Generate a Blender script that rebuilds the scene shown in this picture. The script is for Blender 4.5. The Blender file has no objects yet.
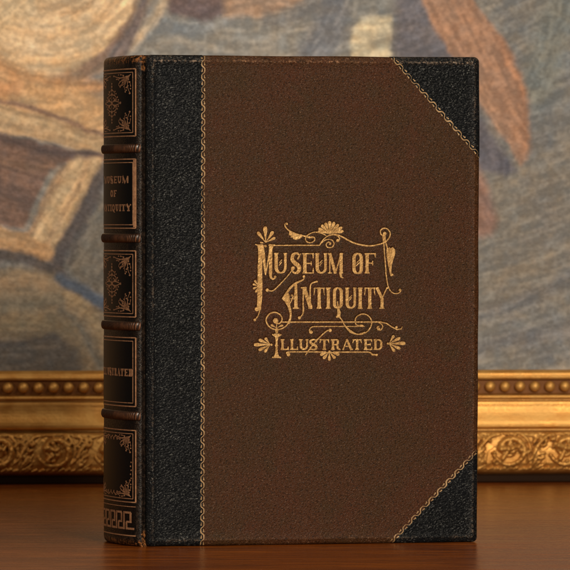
import bpy, bmesh, math, random
import numpy as np
from mathutils import Vector
random.seed(7); RNG = np.random.default_rng(11)
S = 0.00053                      # metres per drawing unit (the book is 492 units = 26 cm tall)
C = bpy.context.scene.collection
sc = bpy.context.scene

# ------------------------------------------------------------------ helpers
def lin(c):
    return tuple(((v/255)/12.92 if v/255 <= .04045 else ((v/255+.055)/1.055)**2.4) for v in c)

def obj(name, verts, faces, mat, parent=None, smooth=True, attrs=None):
    me = bpy.data.meshes.new(name)
    me.from_pydata([(x*S, y*S, z*S) for x, y, z in verts], [], faces)
    if smooth:
        me.polygons.foreach_set('use_smooth', [True]*len(me.polygons))
    for k, vals in (attrs or {}).items():
        a = me.attributes.new(k, 'FLOAT', 'POINT'); a.data.foreach_set('value', list(vals))
    me.update()
    o = bpy.data.objects.new(name, me); C.objects.link(o)
    if mat: me.materials.append(mat)
    if parent: o.parent = parent
    return o

def recalc(o):
    bm = bmesh.new(); bm.from_mesh(o.data)
    bmesh.ops.recalc_face_normals(bm, faces=bm.faces); bm.to_mesh(o.data); bm.free()

def thing(name, label, cat, loc=(0, 0, 0), rz=0):
    o = bpy.data.objects.new(name, None); C.objects.link(o)
    o.location = [v*S for v in loc]; o.rotation_euler = (0, 0, rz)
    o['label'] = label; o['category'] = cat
    o.empty_display_size = .05
    return o

class Nodes:
    def __init__(s, name):
        s.m = bpy.data.materials.new(name); s.m.use_nodes = True
        s.t = s.m.node_tree; s.b = s.t.nodes['Principled BSDF']
    def n(s, typ, **kw):
        nd = s.t.nodes.new(typ)
        for k, v in kw.items():
            if k.startswith('i_'):
                key = k[2:].replace('_', ' ')
                nd.inputs[int(key) if key.isdigit() else key].default_value = v
            else: setattr(nd, k, v)
        return nd
    def l(s, a, b): s.t.links.new(a, b)
    def coord(s, scale=(1, 1, 1), rot=(0, 0, 0)):     # object coordinates in drawing units
        tc = s.n('ShaderNodeTexCoord'); mp = s.n('ShaderNodeMapping')
        mp.inputs['Scale'].default_value = [v/S for v in scale]; mp.inputs['Rotation'].default_value = rot
        s.l(tc.outputs['Object'], mp.inputs['Vector']); return mp.outputs[0]
    def noise(s, co, scale, detail=3, rough=.55, dist=0):
        n = s.n('ShaderNodeTexNoise'); s.l(co, n.inputs['Vector'])
        n.inputs['Scale'].default_value = scale; n.inputs['Detail'].default_value = detail
        n.inputs['Roughness'].default_value = rough; n.inputs['Distortion'].default_value = dist
        return n.outputs['Fac']
    def voro(s, co, scale, feature='F1', out='Distance', rnd=1):
        n = s.n('ShaderNodeTexVoronoi', feature=feature); s.l(co, n.inputs['Vector'])
        n.inputs['Scale'].default_value = scale; n.inputs['Randomness'].default_value = rnd
        return n.outputs[out]
    def ramp(s, f, a, b, va=0., vb=1.):
        n = s.n('ShaderNodeMapRange', interpolation_type='SMOOTHSTEP'); s.l(f, n.inputs[0])
        n.inputs[1].default_value = a; n.inputs[2].default_value = b
        n.inputs[3].default_value = va; n.inputs[4].default_value = vb
        return n.outputs[0]
    def math(s, op, a, b=None):
        n = s.n('ShaderNodeMath', operation=op)
        for i, v in enumerate((a, b)):
            if v is None: continue
            if isinstance(v, (int, float)): n.inputs[i].default_value = v
            else: s.l(v, n.inputs[i])
        return n.outputs[0]
    def mix(s, f, a, b):
        n = s.n('ShaderNodeMix', data_type='RGBA')
        for sock, v in ((n.inputs[0], f), (n.inputs[6], a), (n.inputs[7], b)):
            if isinstance(v, (int, float)): sock.default_value = v
            elif isinstance(v, tuple): sock.default_value = (*v[:3], 1)
            else: s.l(v, sock)
        return n.outputs[2]
    def attr(s, name):
        n = s.n('ShaderNodeAttribute'); n.attribute_name = name; return n.outputs['Fac']
    def bump(s, h, dist, strength=1., prev=None):
        n = s.n('ShaderNodeBump'); s.l(h, n.inputs['Height'])
        n.inputs['Distance'].default_value = dist*S; n.inputs['Strength'].default_value = strength
        if prev: s.l(prev, n.inputs['Normal'])
        return n.outputs[0]
    def out(s, color=None, rough=None, normal=None, metal=None, spec=None):
        for key, v in (('Base Color', color), ('Roughness', rough), ('Normal', normal), ('Metallic', metal), ('Specular IOR Level', spec)):
            if v is None: continue
            if isinstance(v, tuple): s.b.inputs[key].default_value = (*v[:3], 1)
            elif isinstance(v, (int, float)): s.b.inputs[key].default_value = v
            else: s.l(v, s.b.inputs[key])
        return s.m

# ------------------------------------------------------------------ materials
def leather_black(name, base=(13, 15, 17), wear_glint_col=(172, 150, 130), grain=.40, stretch=.62):
    N = Nodes(name); co = N.coord((stretch, 1, 1)); plain = N.coord()
    warp = N.n('ShaderNodeVectorMath', operation='MULTIPLY_ADD')
    nz = N.n('ShaderNodeTexNoise'); nz.inputs['Scale'].default_value = .22; nz.inputs['Detail'].default_value = 2; N.l(co, nz.inputs['Vector'])
    N.l(nz.outputs['Color'], warp.inputs[0]); warp.inputs[1].default_value = (4, 4, 4); N.l(co, warp.inputs[2])
    w = warp.outputs[0]
    edge = N.voro(w, grain, 'DISTANCE_TO_EDGE'); peb = N.ramp(edge, .0, .38)
    fine = N.noise(plain, .95, 3, .65); big = N.noise(plain, .02, 3)
    h = N.math('ADD', N.math('MULTIPLY', peb, .75), N.math('MULTIPLY', fine, .38))
    # rubbed high points of the grain: small pale flecks
    fl = N.ramp(N.noise(co, .68, 2, .6), .615, .69)
    fl = N.math('MULTIPLY', fl, N.ramp(N.noise(plain, .05, 3), .36, .62, .25, 1))
    col = N.mix(N.ramp(big, .3, .7), lin(base), lin(tuple(int(v*1.25) for v in base)))
    col = N.mix(N.math('MULTIPLY', fl, .6), col, lin((112, 114, 110)))
    wr = N.math('MULTIPLY', N.attr('wear_glint'), N.ramp(N.noise(plain, .42, 4, .7), .45, .62))
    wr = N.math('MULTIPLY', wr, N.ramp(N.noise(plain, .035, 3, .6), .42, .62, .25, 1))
    col = N.mix(wr, col, lin(wear_glint_col))  # edge rubbing, plus the top ridge's highlight painted as a pale colour
    return N.out(col, N.ramp(fine, .2, .8, .24, .34), N.bump(h, .55, .75), 0, .07)

def leather_brown(name):
    N = Nodes(name); plain = N.coord(); co = N.coord((.7, 1, 1), (0, .18, 0))
    g = N.noise(co, .85, 3, .7); edge = N.voro(co, .62, 'DISTANCE_TO_EDGE')
    h = N.math('ADD', N.math('MULTIPLY', N.ramp(edge, 0, .35), .5), N.math('MULTIPLY', g, .8))
    a = N.noise(plain, .011, 4, .6, .8); b = N.noise(plain, .03, 4, .6)
    col = N.mix(N.ramp(a, .35, .65), lin((60, 40, 23)), lin((66, 39, 23)))
    col = N.mix(N.ramp(b, .50, .72, 0, .5), col, lin((72, 38, 24)))
    col = N.mix(N.ramp(N.noise(plain, .045, 3), .5, .72, 0, .35), col, lin((52, 42, 24)))
    col = N.mix(N.ramp(N.noise(co, .55, 3, .7), .50, .38, 0, .75), col, lin((26, 16, 9)))
    col = N.mix(N.ramp(N.noise(co, .78, 2, .6), .61, .69, 0, .55), col, lin((136, 104, 82)))
    wr = N.math('MULTIPLY', N.attr('wear_glint'), N.ramp(N.noise(plain, .36, 4, .7), .45, .62))
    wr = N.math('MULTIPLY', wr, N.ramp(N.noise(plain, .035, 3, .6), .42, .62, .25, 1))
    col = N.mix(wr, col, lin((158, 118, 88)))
    return N.out(col, N.ramp(g, .2, .8, .29, .42), N.bump(h, .42, .85), 0, .075)

def leather_spine(name):
    N = Nodes(name); co = N.coord()
    f = N.noise(co, .5, 4, .65); h = N.math('ADD', f, N.ramp(N.voro(co, .4, 'DISTANCE_TO_EDGE'), 0, .3, 0, .5))
    col = N.mix(N.ramp(N.noise(co, .06, 3), .35, .7), lin((14, 11, 10)), lin((24, 17, 13)))
    wear_glint = N.math('MULTIPLY', N.attr('wear_glint'), N.ramp(N.noise(co, .26, 5, .72, .6), .46, .63))
    wcol = N.mix(N.ramp(N.attr('wear_glint'), .3, .7), lin((104, 84, 68)), lin((150, 98, 56)))
    col = N.mix(wear_glint, col, wcol)
    return N.out(col, N.ramp(f, .25, .75, .3, .5), N.bump(h, .5, .6), 0, .16)

def gilt(name, a, b, rough=.42, metal=.75, worn=.5, dark=(70, 44, 22)):
    N = Nodes(name); co = N.coord()
    col = N.mix(N.ramp(N.noise(co, .16, 3), .35, .65), lin(a), lin(b))
    col = N.mix(N.ramp(N.noise(co, .55, 4, .7), .56, .70, 0, worn), col, lin(dark))
    return N.out(col, N.ramp(N.noise(co, .4, 2), .3, .7, rough-.08, rough+.12), N.bump(N.noise(co, .45, 3), .45, .6), metal, .4)

M_BLACK = leather_black('black_leather')
M_BROWN = leather_brown('brown_leather')
M_SPINE = leather_spine('spine_leather')
def band_leather(name):
    N = Nodes(name); co = N.coord(); f = N.noise(co, .4, 4, .6)
    col = N.mix(N.ramp(N.noise(co, .1, 3), .35, .7), lin((26, 17, 12)), lin((44, 27, 18)))
    k = N.math('MULTIPLY', N.attr('wear_glint'), N.ramp(N.noise(co, .12, 4, .6), .3, .6, .25, .8))
    col = N.mix(k, col, lin((150, 98, 66)))  # copper highlights on the slanting ridges, painted into the colour
    return N.out(col, N.ramp(f, .25, .75, .26, .4), N.bump(f, .3, .5), 0, .4)
M_BAND = band_leather('band_leather')
M_GOLD = gilt('gold_stamping', (146, 110, 62), (174, 138, 86), .40, .6, .45)
M_ROLL = gilt('gold_roll', (136, 106, 68), (164, 134, 94), .5, .2, worn=.8, dark=(60, 46, 30))
M_COPPER = gilt('dull_gold_tooling', (190, 144, 108), (160, 118, 88), .42, .25, .8, (34, 22, 15))
M_LABEL = Nodes('black_label').out(lin((12, 11, 11)), .42, spec=.15)

def gold_frame(name):
    N = Nodes(name); co = N.coord(); st = N.coord((.12, 1, 1))
    n1 = N.noise(co, .045, 4, .6); n2 = N.noise(st, .2, 4, .6)
    col = N.mix(N.ramp(n1, .35, .68), lin((198, 142, 70)), lin((214, 164, 90)))
    col = N.mix(N.ramp(n2, .52, .75, 0, .5), col, lin((150, 92, 38)))
    ao = N.n('ShaderNodeAmbientOcclusion'); ao.inputs['Distance'].default_value = 5*S
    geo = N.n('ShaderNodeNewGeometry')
    crev = N.ramp(geo.outputs['Pointiness'], .495, .42, 0, .8)   # darker brown in the hollows of the carving
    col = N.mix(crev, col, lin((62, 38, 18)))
    N.t.nodes.remove(ao)
    return N.out(col, N.ramp(n1, .3, .7, .38, .52), N.bump(N.noise(co, .25, 4, .6), .8, .5), .6, .4)
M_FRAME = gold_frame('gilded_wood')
M_FRAMEBASE = Nodes('shaded_base_wood').out(lin((40, 24, 12)), .7, spec=.1)  # shade under the carved band, put into the base colour
M_GROOVE = Nodes('brown_groove').out(lin((128, 80, 34)), .55, spec=.2)  # brown for the bead groove, darker than the gilding

def wood(name):
    N = Nodes(name); co = N.coord((.06, .5, 1)); co2 = N.coord((.02, .12, 1))
    g = N.noise(co, .12, 6, .66, .6); g2 = N.noise(co2, .12, 4, .6, 1.2); pore = N.noise(N.coord((.22, .5, 1)), .16, 4, .65)
    col = N.mix(N.ramp(g, .34, .68), lin((98, 46, 9)), lin((146, 77, 18)))
    col = N.mix(N.ramp(g2, .35, .7, 0, .55), col, lin((84, 38, 16)))
    col = N.mix(N.ramp(pore, .54, .68, 0, .6), col, lin((52, 25, 10)))
    h = N.math('ADD', N.math('MULTIPLY', pore, -.6), g)
    return N.out(col, N.ramp(g, .3, .7, .20, .30), N.bump(h, .35, .45), 0, .06)
M_WOOD = wood('polished_wood')

def paper(name):
    N = Nodes(name); co = N.coord((.02, 1, .02))
    col = N.mix(N.noise(co, 1.2, 3), lin((196, 170, 122)), lin((150, 118, 76)))
    return N.out(col, .85, N.bump(N.noise(co, 1.4, 2), .5, .6))
M_PAPER = paper('aged_page_edges')
N = Nodes('striped_silk'); M_SILK = N.out(lin((120, 40, 30)), .7)

def paint(name):
    N = Nodes(name); co = N.coord()
    a = N.n('ShaderNodeAttribute'); a.attribute_name = 'pigment'
    n = N.noise(N.coord((1, 1, .75), (0, .5, 0)), .20, 3, .6, .7)
    hsv = N.n('ShaderNodeHueSaturation'); N.l(a.outputs['Color'], hsv.inputs['Color'])
    N.l(N.ramp(n, .3, .7, .95, 1.05), hsv.inputs['Value'])
    weave = N.voro(N.coord((.8, 1, 1)), .24, 'F1')
    h = N.math('ADD', n, N.math('MULTIPLY', weave, -.6))
    return N.out(hsv.outputs[0], .62, N.bump(h, 1.6, .55), 0, .3)
M_PAINT = paint('oil_paint')

# ------------------------------------------------------------------ book layout
TH = math.radians(16); CT, ST = math.cos(TH), math.sin(TH)
DIST, HOR, EYE = 6500., 220., 327.
BW, BH, BD = 348.5, 492., 9.
THICK = 136.
book = thing('book', 'tall brown book with black leather spine and corners, gold title, standing upright on the table', 'book', (-138, 0, 0), TH)

def art(x, y):                   # artwork sheet (as drawn) -> cover coordinates (along, up)
    u = (x-147)/(CT - ST*(x-285)/DIST)
    return u, EYE - (y-HOR)*(1 + u*ST/DIST)

# ---- boards: rounded, slightly pillowed, with a rubbed edge ridge whose top highlight is painted in
PROF = [(0, 4.5), (.25, 3.0), (.9, 1.7), (2.0, .75), (3.4, .25), (4.6, -.05), (5.4, -.55), (6.2, -.6), (7.2, -.3), (9, 0), (14, 0)]
WEAR_GLINT = [.2, .2, .18, .12, .1, .25, 1., .8, .15, .05, 0]
def rrect(d, n=46):
    r = max(5.2-d, .6); x0, x1, y0, y1 = d, BW-d, d, BH-d
    pts = []
    corners = [(x1-r, y0+r, -90), (x1-r, y1-r, 0), (x0+r, y1-r, 90), (x0+r, y0+r, 180)]
    for k, (cx, cy, a0) in enumerate(corners):
        for i in range(7):
            a = math.radians(a0+i*15); pts.append((cx+r*math.cos(a), cy+r*math.sin(a)))
        nx, ny, na = corners[(k+1) % 4]; a = math.radians(na)
        q = (nx+r*math.cos(a), ny+r*math.sin(a)); p = pts[-1]
        for i in range(1, n): pts.append((p[0]+(q[0]-p[0])*i/n, p[1]+(q[1]-p[1])*i/n))
    return pts
_w = [[random.uniform(.02, .11), random.uniform(0, 6.3), random.uniform(.05, .22)] for _ in range(9)]
def wob(t): return sum(a*math.sin(f*t+p) for f, p, a in _w)
def shear(u, h): return u*(1+.0075*(h/BH)-.0035)
def board_mesh(flip):
    rings, V, F, W = [], [], [], []
    prof = [(d, BD-v if False else v) for d, v in PROF]
    back = [(14, BD), (3.5, BD-.1), (1.0, BD-1.4), (.2, BD-3)]
    allr = [(d, v, .15) for d, v in back] + [(d, v, w) for (d, v), w in zip(prof, WEAR_GLINT)]
    for d, v, w in allr:
        ids = []
        for (x, y) in rrect(d):
            k = max(0, 1-d/10)
            xx = shear(x + k*.5*wob(y)*(1 if x > BW/2 else .4), y); yy = max(y + k*.45*wob(x*.8+90), 0)
            vv = v + .25*k*wob(x+y)
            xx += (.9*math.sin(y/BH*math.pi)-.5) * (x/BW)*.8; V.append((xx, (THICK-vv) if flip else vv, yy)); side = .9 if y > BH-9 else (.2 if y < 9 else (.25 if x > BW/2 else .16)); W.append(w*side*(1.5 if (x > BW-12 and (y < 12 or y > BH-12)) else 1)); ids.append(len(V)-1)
        rings.append(ids)
    n = len(rings[0])
    for a, b in zip(rings, rings[1:]):
        for i in range(n): F.append((a[i], a[(i+1) % n], b[(i+1) % n], b[i]))
    F.append(tuple(rings[0])); last = rings[-1]
    if flip: F.append(tuple(last))
    else:                        # a fine grid where the title is pressed in, and two plain faces round it
        b0 = len(V); ng, mg = PUU.shape
        V += list(zip(PUU.ravel().tolist(), PRESS.ravel().tolist(), PHH.ravel().tolist())); W += [0]*(ng*mg)
        gi = (b0+np.arange(ng*mg)).reshape(ng, mg)
        F += np.stack([gi[:-1, :-1], gi[:-1, 1:], gi[1:, 1:], gi[1:, :-1]], -1).reshape(-1, 4).tolist()
        um = (PU0+PU1)/2; mi = mg//2
        lo = min(range(n), key=lambda i: abs(V[last[i]][0]-um)+V[last[i]][2]); hi = min(range(n), key=lambda i: abs(V[last[i]][0]-um)-V[last[i]][2])
        right = [last[(lo+i) % n] for i in range((hi-lo) % n+1)]; left = [last[(hi+i) % n] for i in range((lo-hi) % n+1)]
        F.append(tuple(right+gi[-1, mi:].tolist()+gi[::-1, -1][1:].tolist()+gi[0, mi:][::-1][1:].tolist()))
        F.append(tuple(left+gi[0, :mi+1][::-1].tolist()+gi[:, 0][1:].tolist()+gi[-1, :mi+1][1:].tolist()))
    return V, F, W
def board(name, flip):
    V, F, W = board_mesh(flip)
    o = obj(name, V, F, M_BROWN, book, True, {'wear_glint': W}); recalc(o); return o
def board_v(u, h):
    d = min(u, BW+1-u, h, BH-h); d = max(d, 0)
    return float(np.interp(d, [p[0] for p in PROF], [p[1] for p in PROF]))

# ------------------------------------------------------------------ ribbons: stamped line work
def smooth_path(pts, per=8):
    if len(pts) < 3: return [tuple(map(float, p)) for p in pts]
    P = [pts[0]]+list(pts)+[pts[-1]]; out = []
    for i in range(1, len(P)-2):
        p0, p1, p2, p3 = (np.array(P[j], float) for j in (i-1, i, i+1, i+2))
        for k in range(per):
            t = k/per
            out.append(tuple(.5*((2*p1)+(-p0+p2)*t+(2*p0-5*p1+4*p2-p3)*t*t+(-p0+3*p1-3*p2+p3)*t**3)))
    out.append(tuple(map(float, pts[-1]))); return out

class Stamp:                     # collects flat shapes on an (x, y) sheet, then lays them on a surface
    def __init__(s): s.V = []; s.F = []; s.k = 0
    def poly(s, pts):
        s.k += 1; off = (s.k % 14)*.012; b = len(s.V)
        s.V += [(x, y, off) for x, y in pts]; s.F.append(tuple(range(b, b+len(pts))))
    def rib(s, pts, w, smooth=True, per=8, sub=0):
        path = smooth_path(pts, per) if smooth else [tuple(map(float, p)) for p in pts]
        if sub:
            q = []
            for a, c in zip(path, path[1:]):
                n = max(1, int(math.hypot(c[0]-a[0], c[1]-a[1])/sub))
                q += [(a[0]+(c[0]-a[0])*i/n, a[1]+(c[1]-a[1])*i/n) for i in range(n)]
            path = q+[path[-1]]
        n = len(path); ws = np.interp(np.linspace(0, 1, n), np.linspace(0, 1, len(w)), w) if isinstance(w, (list, tuple)) else [w]*n
        s.k += 1; off = (s.k % 14)*.012; b = len(s.V)
        for i, (x, y) in enumerate(path):
            a = path[max(i-1, 0)]; c = path[min(i+1, n-1)]
            dx, dy = c[0]-a[0], c[1]-a[1]; L = math.hypot(dx, dy) or 1
            nx, ny = -dy/L*ws[i]/2, dx/L*ws[i]/2
            s.V += [(x+nx, y+ny, off), (x-nx, y-ny, off)]
        for i in range(n-1): s.F.append((b+2*i, b+2*i+1, b+2*i+3, b+2*i+2))
    def dot(s, x, y, r, ry=None):
        s.poly([(x+r*math.cos(a*math.pi/7), y+(ry or r)*math.sin(a*math.pi/7)) for a in range(14)])
    def petal(s, x0, y0, x1, y1, w):     # pointed at x0,y0; round end at x1,y1
        P = [(x0+(x1-x0)*t, y0+(y1-y0)*t) for t in (0, .3, .6, .8, .9, .96, 1.0)]
        s.rib(P, [w*.1, w*.3, w*.66, w*.92, w*.86, w*.62, w*.15], False)
    def build(s, name, fn, mat, parent):
        V = [fn(x, y, o) for x, y, o in s.V]
        o = obj(name, V, s.F, mat, parent, False)
        return o

class Zoom:                      # same stamp, drawn at 9.5x on a sheet whose corner is (ox, oy)
    def __init__(s, st, ox, oy): s.s, s.ox, s.oy = st, ox, oy
    def p(s, q): return (s.ox+q[0]/9.5, s.oy+q[1]/9.5)
    def rib(s, pts, w, smooth=True):
        g = .8 if s.s is O else .9; w = [v*g/9.5 for v in w] if isinstance(w, (list, tuple)) else w*g/9.5
        s.s.rib([s.p(q) for q in pts], w, smooth)
    def poly(s, pts): s.s.poly([s.p(q) for q in pts])
    def dot(s, x, y, r): s.s.dot(*s.p((x, y)), r/9.5)
    def petal(s, x0, y0, x1, y1, w): s.s.petal(*s.p((x0, y0)), *s.p((x1, y1)), w/9.5)

def glyph(st, ch, x0, x1, y0, y1, sw, hw, sv):
    """one roman capital in the box x0..x1, y0 (top)..y1 (bottom); sw stem, hw hairline, sv serif reach"""
    R = lambda pts, w, sm=False: st.rib(pts, w, sm)
    xm, ym = (x0+x1)/2, (y0+y1)/2; a, b = x0+sv, x1-sv; t, bt = y0+hw/2, y1-hw/2
    def stem(x, w=sw, top=True, bot=True, fl=None):
        h = sv if fl is None else fl
        R([(x, y0), (x, y0+hw*1.2), (x, y0+hw*2.2), (x, ym), (x, y1-hw*2.2), (x, y1-hw*1.2), (x, y1)], [w*(1.5 if top else 1), w*1.12, w, w*.94, w, w*1.12, w*(1.5 if bot else 1)])
        if top: R([(x-w/2-h, t), (x+w/2+h, t)], hw)
        if bot: R([(x-w/2-h, bt), (x+w/2+h, bt)], hw)
    if ch == 'I': stem(xm)
    elif ch == 'L':
        x = x0+sv+sw/2; stem(x); R([(x, bt), (x1, bt)], hw); R([(x1-hw*.5, y1), (x1-hw*.35, y1-(y1-y0)*.34)], [hw*1.3, hw*.5])
    elif ch == 'E':
        x = x0+sv+sw/2; stem(x)
        R([(x, t), (x1-.1, t)], hw); R([(x, bt), (x1, bt)], hw); R([(x, ym), (x1-(x1-x0)*.22, ym)], hw)
        R([(x1-hw*.6, y0), (x1-hw*.4, y0+(y1-y0)*.26)], [hw*1.4, hw*.5]); R([(x1-hw*.5, y1), (x1-hw*.3, y1-(y1-y0)*.28)], [hw*1.4, hw*.5])
        R([(x1-(x1-x0)*.22, ym-(y1-y0)*.1), (x1-(x1-x0)*.22, ym+(y1-y0)*.1)], hw*.8)
    elif ch == 'F':
        x = x0+sv+sw/2; stem(x); R([(x, t), (x1, t)], hw); R([(x, ym-.2), (x1-(x1-x0)*.28, ym-.2)], hw)
        R([(x1-hw*.6, y0), (x1-hw*.4, y0+(y1-y0)*.22)], [hw*1.4, hw*.5]); R([(x1-(x1-x0)*.28, ym-(y1-y0)*.12), (x1-(x1-x0)*.28, ym+(y1-y0)*.1)], hw*.8)
    elif ch == 'T':
        stem(xm, top=False); R([(x0, t), (x1, t)], hw)
        for sx, x in ((1, x0), (-1, x1)): R([(x+sx*hw*.5, y0), (x+sx*hw*.45, y0+(y1-y0)*.16), (x-sx*hw*.1, y0+(y1-y0)*.36)], [hw*1.5, hw*.8, hw*.5])
    elif ch in 'UO' or ch == 'Q':
        lx, rx = x0+(sv if ch == 'U' else 0)+sw/2, x1-(sv*.6 if ch == 'U' else 0)-sw*(.38 if ch == 'U' else .5); cx = (lx+rx)/2; k = (rx-lx)/2; rw = sw*(.76 if ch == 'U' else 1)
        kk = min(k*1.15, (y1-y0)*.42)
        bot = [(cx-k*math.cos(i*math.pi/10), y1-hw*.62-kk+kk*math.sin(i*math.pi/10)) for i in range(11)]
        bw = [sw, sw, sw*.95, sw*.85, hw*1.6, hw*1.35, hw*1.5, rw*.85, rw*.95, rw, rw]
        if ch == 'U':
            R([(lx, y0)]+bot+[(rx, y0)], [sw]+bw+[rw])
            R([(lx-sw/2-sv, t), (lx+sw/2+sv, t)], hw); R([(rx-rw/2-sv, t), (rx+rw/2+sv*.9, t)], hw)
        else:
            R(bot, bw); R([(x, y0+y1-y) for x, y in bot], bw)
            R([bot[0], (bot[0][0], y0+y1-bot[0][1])], sw); R([bot[-1], (bot[-1][0], y0+y1-bot[-1][1])], rw)
        if ch == 'Q': R([(cx-hw*.3, y1-(y1-y0)*.25), (cx+sw*.3, y1), (x1+sw*.2, y1+(y1-y0)*.16)], [hw*.6, hw*1.7, hw*.5])
    elif ch == 'S':
        h = y1-y0; w = x1-x0
        P = [(.86, .28), (.80, .1), (.5, .04), (.2, .12), (.13, .28), (.28, .42), (.55, .52), (.78, .62), (.87, .76), (.78, .9), (.5, .96), (.2, .9), (.12, .72)]
        st.rib([(x0+p*w, y0+q*h) for p, q in P], [hw*.8, hw, hw*1.1, sw*.85, sw, sw*1.05, sw*1.1, sw*1.05, sw, sw*.85, hw*1.1, hw, hw*.8], True)
        R([(x0+.88*w, y0), (x0+.87*w, y0+.3*h)], hw*.8); R([(x0+.11*w, y1), (x0+.12*w, y1-.3*h)], hw*.8)
    elif ch == 'R':
        x = x0+sv+sw/2; stem(x); r = x1-(x1-x0)*.16-sw/2
        st.rib([(x, t), (xm, t), (r-.1, y0+(y1-y0)*.11), (r, y0+(y1-y0)*.26), (r-.1, y0+(y1-y0)*.42), (xm, ym), (x, ym)], [hw, hw, sw*.7, sw, sw*.7, hw, hw], True)
        st.rib([(xm, ym), (r-sw*.2, ym+(y1-y0)*.12), (r, y1-(y1-y0)*.15), (x1, y1-hw*.4)], [hw, sw*.9, sw*.9, hw*.8], True)
    elif ch == 'D':
        x = x0+sv+sw/2; stem(x); r = x1-sw/2
        st.rib([(x, t), (xm-.1, t), (r-(x1-x0)*.12, y0+(y1-y0)*.13), (r, ym-(y1-y0)*.18), (r, ym+(y1-y0)*.18), (r-(x1-x0)*.12, y1-(y1-y0)*.13), (xm-.1, bt), (x, bt)], [hw, hw, sw*.7, sw, sw, sw*.7, hw, hw], True)
    elif ch == 'A':
        R([(xm-(x1-x0)*.04, y0), (a, y1)], hw*.9); R([(xm-(x1-x0)*.06, y0), (b, y1)], [sw*.9, sw])
        R([(xm-(x1-x0)*.2, y0+(y1-y0)*.66), (xm+(x1-x0)*.2, y0+(y1-y0)*.66)], hw*.8)
        R([(a-sv, bt), (a+sv, bt)], hw); R([(b-sw/2-sv*.5, bt), (b+sw/2+sv*.6, bt)], hw)
    elif ch == 'N':
        R([(a, y0), (a, y1)], hw); R([(b, y0), (b, y1)], hw); R([(a, y0), (b, y1)], sw)
        R([(x0, t), (a+sw*.5, t)], hw); R([(x0, bt), (a+sv, bt)], hw); R([(b-sv, t), (x1, t)], hw)
    elif ch == 'M':
        R([(a, y0), (a, y1)], hw); R([(b, y0), (b, y1)], sw); R([(a, y0), (xm, y1)], sw*.95); R([(b, y0), (xm, y1)], hw)
        for x in (a, b): R([(x-sv-.1, bt), (x+sv+.1, bt)], hw)
        R([(x0, t), (a+sw*.5, t)], hw); R([(b-sw*.4, t), (x1, t)], hw)
    elif ch == 'Y':
        R([(a, y0), (xm, ym+.2)], sw*.95); R([(b, y0), (xm, ym+.2)], hw)
        R([(xm, ym-.1), (xm, y1-hw), (xm, y1)], [sw, sw, sw*1.5]); R([(x0, t), (a+sv+sw*.3, t)], hw); R([(b-sv, t), (x1, t)], hw); R([(xm-sw/2-sv, bt), (xm+sw/2+sv, bt)], hw)

# ------------------------------------------------------------------ cover title
T = Stamp(); O = Stamp()
A = Zoom(T, 250, 215); B = Zoom(T, 300, 215); Cc = Zoom(T, 350, 215); D = Zoom(T, 250, 265); E = Zoom(T, 300, 265); F_ = Zoom(T, 350, 265)
G = Zoom(T, 250, 310); H_ = Zoom(T, 300, 310); I_ = Zoom(T, 350, 310)
oA = Zoom(O, 250, 215); oB = Zoom(O, 300, 215); oC = Zoom(O, 350, 215); oD = Zoom(O, 250, 265); oE = Zoom(O, 300, 265); oF = Zoom(O, 350, 265)
oG = Zoom(O, 250, 310); oH = Zoom(O, 300, 310); oI = Zoom(O, 350, 310)
def tall(z, ch, x0, x1, y0, y1, sw=36, hw=13, sv=7):
    glyph(z.s, ch, *[v for v in (z.ox+x0/9.5, z.ox+x1/9.5, z.oy+y0/9.5, z.oy+y1/9.5)], sw*.86/9.5, hw*.85/9.5, sv/9.5)
# M (big initial)
A.rib([(50, 276), (75, 287), (120, 284)], [4, 14, 16]); A.rib([(97, 280), (97, 330), (96, 700), (93, 900)], [62, 40, 34, 30], False)
A.rib([(112, 286), (128, 380), (149, 565)], [40, 36, 14], False); A.rib([(205, 286), (185, 370), (149, 572)], [30, 18, 10], False)
A.rib([(205, 280), (197, 330), (196, 560)], [50, 36, 34], False); A.rib([(196, 555), (198, 585), (215, 608), (240, 598), (246, 580)], [34, 26, 16, 14, 8])
A.dot(240, 588, 12); A.rib([(178, 286), (235, 286)], 14, False)
D.rib([(85, -10), (84, 200), (80, 330), (76, 400)], [24, 23, 22, 18], False); D.dot(66, 420, 20)
oD.rib([(112, -40), (114, 150), (112, 300), (101, 400), (78, 480), (45, 524)], [11, 11, 12, 12, 11, 7]); oD.dot(47, 522, 12)
tall(A, 'U', 228, 352, 360, 556, 36, 13, 6)
for y in (458, 480): A.rib([(277, y), (304, y-34)], 8, False)
A.rib([(452, 420), (470, 385), (445, 364), (412, 378), (402, 418), (424, 452), (456, 478), (470, 510), (455, 543), (425, 550), (402, 528), (402, 498)], [14, 18, 20, 32, 38, 42, 44, 40, 32, 20, 18, 24])
oA.rib([(486, 365), (450, 420)], [8, 8], False); A.dot(410, 505, 17)
oA.rib([(402, 520), (375, 560), (330, 612), (265, 680), (215, 720), (165, 716)], [9, 10, 11, 12, 12, 12]); oA.dot(166, 714, 16)
tall(A, 'E', 500, 606, 362, 556, 38, 13, 6)
tall(B, 'U', 143, 258, 362, 556, 36, 13, 6)
for y in (460, 482): B.rib([(187, y), (214, y-34)], 8, False)
tall(B, 'M', 266, 410, 362, 556, 34, 13, 18); B.rib([(388, 540), (392, 585), (413, 598)], [32, 20, 6])
tall(Cc, 'O', 24, 124, 360, 560, 36, 13, 6)
for y in (462, 486): Cc.rib([(58, y), (92, y-36)], 8, False)
tall(Cc, 'F', 140, 246, 362, 556, 36, 14, 8)
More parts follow.
